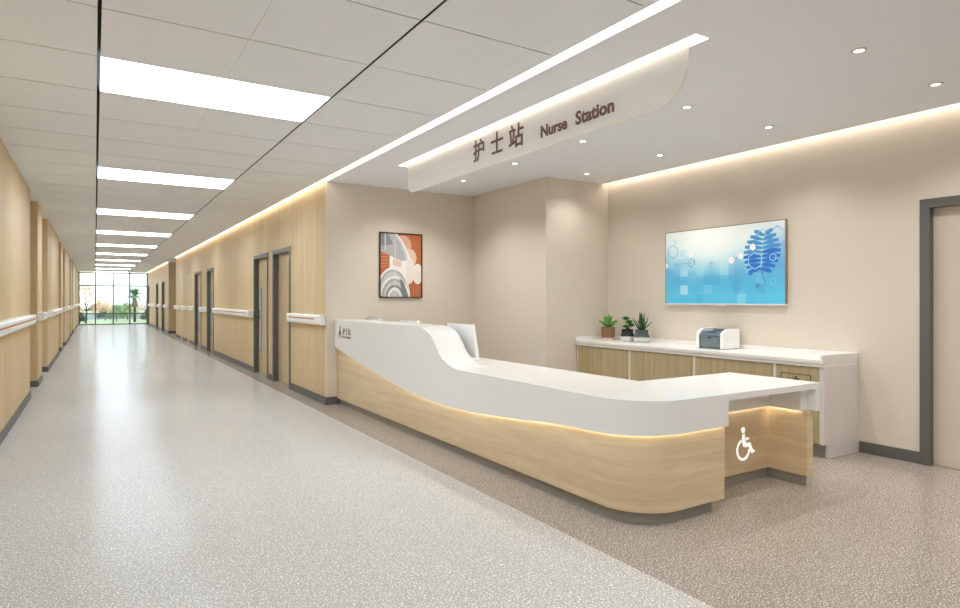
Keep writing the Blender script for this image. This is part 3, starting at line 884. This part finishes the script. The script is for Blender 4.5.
obj('bottom_bar', bm, plain('silver bar plastic', (225,225,226), .3), tv, label='silver bar')
def flatc(name, rgb, em=.12):
    m = plain(name, rgb, .4, vary=.04); b = m.node_tree.nodes['Principled BSDF']
    b.inputs['Emission Color'].default_value = lin(rgb); b.inputs['Emission Strength'].default_value = em
    return m
TM = [flatc('picture white', (246,248,246)), flatc('picture pale blue', (150,208,228)), flatc('picture mid blue', (74,150,208)), flatc('picture deep blue', (44,116,206)), flatc('picture light teal', (96,176,206))]
bm = new()
W_, H_ = ty1-ty0, tz1-tz0
def TP(lvl): return lambda a, b, t: (XT-.0331-lvl*.0002-t, ty1-min(.994, max(.006, a))*W_, tz0+min(.988, max(.004, b))*H_)
asp = W_/H_
def hexa(u, v, r, mi, outline=0, lvl=0, rot=PI/2):
    P = [(u+r*math.cos(rot+PI/3*i)/asp, v+r*math.sin(rot+PI/3*i)) for i in range(6)]
    if not outline: prism(bm, P, TP(lvl), 0, .0001, mi); return
    P = P; Q = [(u+(r-outline)*math.cos(rot+PI/3*i)/asp, v+(r-outline)*math.sin(rot+PI/3*i)) for i in range(6)]
    for i in range(6):
        j = (i+1) % 6
        vs = [bm.verts.new(TP(lvl)(*p, .0001)) for p in (P[i], P[j], Q[j], Q[i])]
        f = bm.faces.new(vs); f.material_index = mi
for u, v, r, mi, ol in ((.20, .79, .032, 0, 0), (.245, .67, .042, 0, 0), (.762, .70, .045, 0, 0), (.70, .86, .05, 0, 0), (.595, .555, .045, 0, 0), (.67, .60, .04, 0, 0), (.005, .53, .04, 0, 0),
                        (.745, .385, .035, 3, 0), (.80, .22, .035, 2, 0), (.075, .72, .095, 2, .008), (.945, .80, .135, 2, .010), (.165, .69, .04, 1, .01), (.25, .555, .06, 2, .008), (.91, .56, .05, 1, .012), (.83, .85, .06, 1, .012),
                        (.91, .27, .04, 1, .006), (.0, .62, .06, 1, .01), (.10, .85, .03, 1, .008), (.78, .53, .11, 1, .012)):
    bm = new(); hexa(u, v, r, mi, ol, lvl=3); obj('hexagon', bm, TM, tv)
def seg2(p, q, w0, w1, mi, lvl):
    (a, b), (c, d) = p, q
    dx, dy = (c-a)*asp, d-b; l = math.hypot(dx, dy)
    nx, ny = -dy/l/asp, dx/l
    vs = [bm.verts.new(TP(lvl)(x_, y_, .0001)) for x_, y_ in ((a+nx*w0, b+ny*w0), (c+nx*w1, d+ny*w1), (c-nx*w1, d-ny*w1), (a-nx*w0, b-ny*w0))]
    bm.faces.new(vs).material_index = mi
# split round leaf (right) built from lobes
bm = new()
for s in (-1, 1):
    for i in range(9):
        t = i/8
        b0_ = (.818+.003*i, .43+.40*t)
        ln = .215*math.sin(PI*(.20+.64*t))
        mid = (b0_[0]+s*ln*.55/asp*1.1, b0_[1]-.012+.05*t)
        q = (b0_[0]+s*ln*1.05/asp*1.1, b0_[1]-.045+.11*t)
        col = 3 if (t < .45 or (s > 0 and t < .6)) else 2
        seg2(b0_, mid, .014, .031, col, 1); seg2(mid, q, .031, .016, col, 1)
seg2((.855, .25), (.82, .44), .004, .006, 3, 2); seg2((.82, .44), (.845, .84), .005, .003, 1, 2)
obj('split_leaf', bm, TM, tv)
# ferns
def fern(u0, v0, u1, v1, n, ln, mi):
    global bm
    bm = new(); seg2((u0, v0), (u1, v1), .003, .002, mi, 1)
    dx, dy = (u1-u0), (v1-v0)
    for i in range(n):
        t = (i+1)/(n+1); p = (u0+dx*t, v0+dy*t); l = ln*math.sin(PI*(.15+.8*t))
        base = math.atan2(dy, dx*asp)
        for s in (-1, 1):
            a = base+s*.75
            seg2(p, (p[0]+math.cos(a)*l/asp, p[1]+math.sin(a)*l), .0045, .0025, mi, 1)
    obj('fern', bm, TM, tv)
fern(.63, .09, .635, .60, 12, .17, 2)
fern(.42, .22, .43, .56, 7, .12, 4)
fern(.08, .545, .30, .55, 6, .11, 4)


# ------------------------------------------------------------------ painting
ax0, ax1, az0, az1 = 3.128, 3.742, 1.33, 2.184
pt = thing('painting', 'framed abstract print in rust orange and grey curves on the beige wall', 'painting', ((ax0+ax1)/2, YP, az0))
bm = new(); e = .012
box(bm, ax0, ax0+e, YP-.028, YP-.001, az0, az1); box(bm, ax1-e, ax1, YP-.028, YP-.001, az0, az1)
box(bm, ax0+e, ax1-e, YP-.028, YP-.001, az0, az0+e); box(bm, ax0+e, ax1-e, YP-.028, YP-.001, az1-e, az1)
obj('picture_frame', bm, plain('dark bronze frame', (62,48,42), .35, metal=.4), pt)
PM = [plain('print rust orange', (190,108,66), .5, vary=.06), plain('print white', (238,236,233), .5), plain('print pale grey', (204,204,204), .5, vary=.08),
      plain('print mid grey', (174,176,178), .5, vary=.1), plain('print dark grey', (134,137,142), .5, vary=.1), plain('print peach', (216,172,142), .5, vary=.05), plain('print pale peach', (238,226,217), .5), plain('print spare', (228,200,180), .5), plain('print rose beige', (226,196,174), .5)]
bm = new()
box(bm, ax0+e, ax1-e, YP-.016, YP-.008, az0+e, az1-e, 0)
w2, h2 = ax1-ax0-2*e, az1-az0-2*e
def AP(l): return lambda a, b, t: (ax0+e+min(1, max(0, a))*w2, YP-.016-l*.0003-t, az0+e+min(1, max(0, b))*h2)
def poly(pts, mi, l):
    vs = [bm.verts.new(AP(l)(a, b, .0002)) for a, b in pts]
    bm.faces.new(vs).material_index = mi
def ell(cx, cz, rx, rz, mi, l, a0=0, a1=360, n=28):
    poly([(cx+rx*math.cos(math.radians(a0+(a1-a0)*i/n)), cz+rz*math.sin(math.radians(a0+(a1-a0)*i/n))) for i in range(n)], mi, l)
ell(.55, .83, .20, .15, 5, 1); ell(.72, .62, .16, .15, 8, 2); ell(.68, .42, .16, .22, 6, 3)
poly([(.2, .75), (.66, .60), (.60, .2), (.5, .2), (.2, .45)], 1, 4); poly([(.3, .60), (.5, .58), (.5, .47), (.3, .50)], 8, 4.4)
ell(.91, .37, .13, .165, 1, 5); ell(.94, .37, .115, .15, 6, 5.4)
poly([(0, .75), (0, .40), (.22, .45), (.22, .70)], 0, 5)
for i in range(5): poly([(0, .47+i*.05), (.22, .485+i*.045), (.22, .492+i*.045), (0, .478+i*.05)], 5, 6)
# upper grey blade
def blade(s, mi, l):
    poly([(0, 1), (.40*s, 1), (.56*s, .86), (.68*s, .70), (.72*s, .60), (.66*s, .575), (.45*s, .60+.05*(1-s)), (.22*s, .66+.04*(1-s)), (0, .72+.09*(1-s))], mi, l)
blade(1.0, 1, 7); blade(.93, 2, 8); blade(.84, 3, 9)
poly([(0, 1), (.18, 1), (.30, .84), (.10, .80), (0, .80)], 4, 10); poly([(.10, 1), (.13, 1), (.13, .72), (.10, .73)], 2, 11)
# lower arch
for k, (mi, rx, rz) in enumerate(((1, .70, .50), (3, .65, .46), (2, .56, .43), (1, .48, .36), (3, .43, .32), (2, .36, .28), (4, .29, .22), (1, .24, .18), (2, .18, .13))):
    ell(.30 if k < 3 else .34, -.03, rx*.60 if k < 3 else rx*.75, rz, mi, 7+k*.6, 0, 180)
poly([(.46, .30), (.56, .24), (.68, 0), (.52, 0)], 4, 13)
poly([(.345, 0), (.355, 0), (.355, 1), (.345, 1)], 1, 14)
for xx in (.80, .87, .93): poly([(xx, 0), (xx+.006, 0), (xx+.012, .25), (xx+.008, .25)], 5, 4)
obj('print', bm, PM, pt)

# ------------------------------------------------------------------ garden outside the window
random.seed(11)
def ground():
    m, nt, b = nodes('lawn'); L = nt.links
    tc = N(nt, 'ShaderNodeTexCoord'); no = N(nt, 'ShaderNodeTexNoise', i_Scale=1.2, i_Detail=5); L.new(tc.outputs['Object'], no.inputs[0])
    rp = N(nt, 'ShaderNodeValToRGB'); rp.color_ramp.elements[0].color = lin((150,166,120)); rp.color_ramp.elements[1].color = lin((196,206,168)); L.new(no.outputs['Fac'], rp.inputs[0])
    L.new(rp.outputs[0], b.inputs['Base Color']); b.inputs['Roughness'].default_value = .9
    return m
bm = new(); box(bm, -40, 40, YW+.15, 110, -.3, -.05)
tag(obj('lawn', bm, ground(), origin=(0, 70, -.3)), 'pale green lawn outside the far window', 'lawn', kind='structure')
bark = plain('dark bark', (66,52,44), .9, vary=.2, scale=20)
def crown_mesh(bm, blobs, count, size):
    for (cx, cy, cz, r) in blobs:
        for _ in range(int(count)):
            d = Vector((random.gauss(0, 1), random.gauss(0, 1), random.gauss(0, 1))).normalized()*r*(random.random()**.45)
            c = Vector((cx, cy, cz))+Vector((d.x, d.y, d.z*.8))
            u = Vector((random.uniform(-1, 1), random.uniform(-1, 1), random.uniform(-1, 1))).normalized(); v = u.orthogonal().normalized()
            s = size*random.uniform(.6, 1.3)
            bm.faces.new([bm.verts.new(c+u*s), bm.verts.new(c+v*s*.5), bm.verts.new(c-u*s), bm.verts.new(c-v*s*.5)])
def tree(name, label, cat, x, y, h, trunk_r, blobs, count, size, leafmat, branches, group=None):
    r = thing(name, label, cat, (x, y, -.05), group)
    bm = new()
    top = blobs[0]
    tube(bm, [(x, y, -.05), (x+.04, y, h*.4), (x-.02, y, h*.75)], [trunk_r, trunk_r*.8, trunk_r*.5], 8)
    for b_ in blobs[:branches]:
        tube(bm, [(x+.01, y, h*.45), ((x+b_[0])/2, (y+b_[1])/2, (h*.45+b_[2])/2+.05), (b_[0], b_[1], b_[2])], [trunk_r*.5, trunk_r*.35, trunk_r*.15], 6)
    obj('trunk', bm, bark, r)
    bm = new(); crown_mesh(bm, blobs, count, size); obj('foliage', bm, leafmat, r)
def lf(name, rgb): return plain(name, rgb, .7, vary=.35, scale=3)
tree('blossom_tree', 'small tree with peach and orange blossom outside the left window bays', 'tree', -.45, 42.5, 1.5, .05,
     [(-.2, 42.6, 1.6, .5), (-.8, 42.5, 1.2, .5), (.25, 42.7, 1.15, .5), (-.45, 42.6, 2.0, .4), (.6, 43, .85, .4), (-.9, 42.6, .7, .4), (0, 42.8, .75, .4)], 190, .055, lf('peach blossom', (240,196,160)), 7)
tree('yellow_tree', 'tall sparse tree with yellow leaves outside the upper left window bay', 'tree', -1.2, 44.0, 3.2, .06,
     [(-.55, 44, 3.0, .35), (-.15, 44, 2.75, .35), (-.75, 44, 3.2, .3), (-.2, 44.1, 3.1, .25)], 40, .05, lf('yellow leaf', (226,206,70)), 2)
tree('blossom_tree', 'pale pink blossom tree outside the rightmost window bay', 'tree', 3.3, 47, 1.5, .06,
     [(3.2, 47, 1.1, .5), (2.8, 47, .8, .4), (3.5, 47.2, 1.3, .5)], 150, .05, lf('pink blossom', (226,190,178)), 3)
sh = [(1.15, 45.6, .55, 'rounded mid green shrub outside the third window bay', (120,146,84)), (1.85, 48.2, .6, 'olive green shrub beside the palm trunk', (134,150,92)),
      (.55, 47.5, .42, 'dark green bush under the blossom tree', (70,92,66)), (2.85, 43.6, .42, 'dark green bush outside the rightmost window bay', (84,110,70)), (-.75, 42, .33, 'dark bush at the left edge of the far window', (78,86,76))]
for x, y, r_, lab, c in sh:
    tree('shrub', lab, 'shrub', x, y, .5, .03, [(x, y, r_*.9, r_), (x-r_*.6, y, r_*.6, r_*.6), (x+r_*.6, y, r_*.65, r_*.6), (x, y, r_*1.4, r_*.6)], 260, .045, lf('shrub leaf', c), 2)
pm = thing('palm_tree', 'palm tree with a brown dry skirt outside the right part of the window', 'tree', (2.05, 43.0, -.05))
bm = new(); tube(bm, [(2.05, 43, -.05), (2.06, 43, .6), (2.04, 43, 1.5)], [.075, .06, .055], 10); obj('trunk', bm, bark, pm)
bm = new()
lathe(bm, [(.05, .86), (.15, .88), (.18, 1.0), (.14, 1.18), (.08, 1.45), (.03, 1.6)], 2.05, 43, 12); obj('dry_skirt', bm, plain('dry fronds', (128,114,96), .9, vary=.3, scale=14), pm)
bm = new()
for i in range(44):
    a = 2*PI*i/44; el = random.uniform(.05, 1.5)
    p = Vector((2.05, 43, 1.55)); d = Vector((math.cos(a), math.sin(a), 0)); e_ = el; rings = []
    for j in range(7):
        sd = Vector((-d.y, d.x, 0)); w3 = .07*math.sin(PI*(j+.6)/7.2)
        rings.append([tuple(p+sd*w3), tuple(p+Vector((0, 0, .01))), tuple(p-sd*w3)])
        p = p+(d*math.cos(e_)+Vector((0, 0, 1))*math.sin(e_))*.11; e_ -= .20
    loft(bm, rings, closed_ring=False, cap=False)
obj('fronds', bm, plain('palm frond', (120,156,122), .6, vary=.3, scale=8), pm)
bm = new(); box(bm, -14, 20, 50, 50.2, -.05, .38)
for i in range(35): box(bm, -14+i, -13.9+i, 49.96, 50.24, -.05, .44)
tag(obj('garden_wall', bm, plain('pale grey wall', (176,184,192), .8)), 'low pale grey wall beyond the lawn outside', 'garden wall')
bgt = [(-1.6, 54, (206,190,160), 'pale olive tree behind the garden wall, leftmost of the row'), (.3, 55, (232,206,184), 'pale peach tree behind the garden wall, second of the row'),
       (1.9, 54, (178,190,150), 'soft green tree behind the garden wall, centre of the row'), (3.3, 55, (228,206,200), 'pale pink tree behind the garden wall, right of the centre'),
       (4.8, 54, (170,186,150), 'soft green tree behind the garden wall, rightmost of the row')]
for x, y, c, lab in bgt:
    tree('background_tree', lab, 'tree', x, y, 1.2, .05, [(x, y, .95, .6), (x-.45, y, .7, .4), (x+.45, y, .75, .4)], 240, .06, lf('pale leaf', c), 3, 'trees behind the garden wall')

# ------------------------------------------------------------------ world, camera, view
w = bpy.data.worlds.new('World'); sc.world = w; w.use_nodes = True
bg = w.node_tree.nodes['Background']; bg.inputs[0].default_value = (1, 1, 1, 1); bg.inputs[1].default_value = 2.2
f_px = 617.0; yaw = math.atan((480-95)/f_px)
cd = bpy.data.cameras.new('camera'); cam = bpy.data.objects.new('camera', cd); COL.objects.link(cam)
cd.sensor_width = 36; cd.lens = f_px/960*36; cd.shift_y = -4/960; cd.clip_start = .05; cd.clip_end = 300
cam.location = (0, 0, 1.3); cam.rotation_euler = (PI/2, 0, -yaw)
sc.camera = cam
sc.view_settings.view_transform = 'Standard'; sc.view_settings.look = 'None'; sc.view_settings.gamma = 1
sc.view_settings.use_curve_mapping = False; sc.view_settings.exposure = .26
cy = sc.cycles
cy.max_bounces = 8; cy.diffuse_bounces = 5; cy.glossy_bounces = 3; cy.transmission_bounces = 6; cy.transparent_max_bounces = 12
cy.sample_clamp_indirect = 6; cy.use_denoising = True; cy.caustics_reflective = False; cy.caustics_refractive = False
try: cy.denoiser = 'OPENIMAGEDENOISE'
except Exception: pass
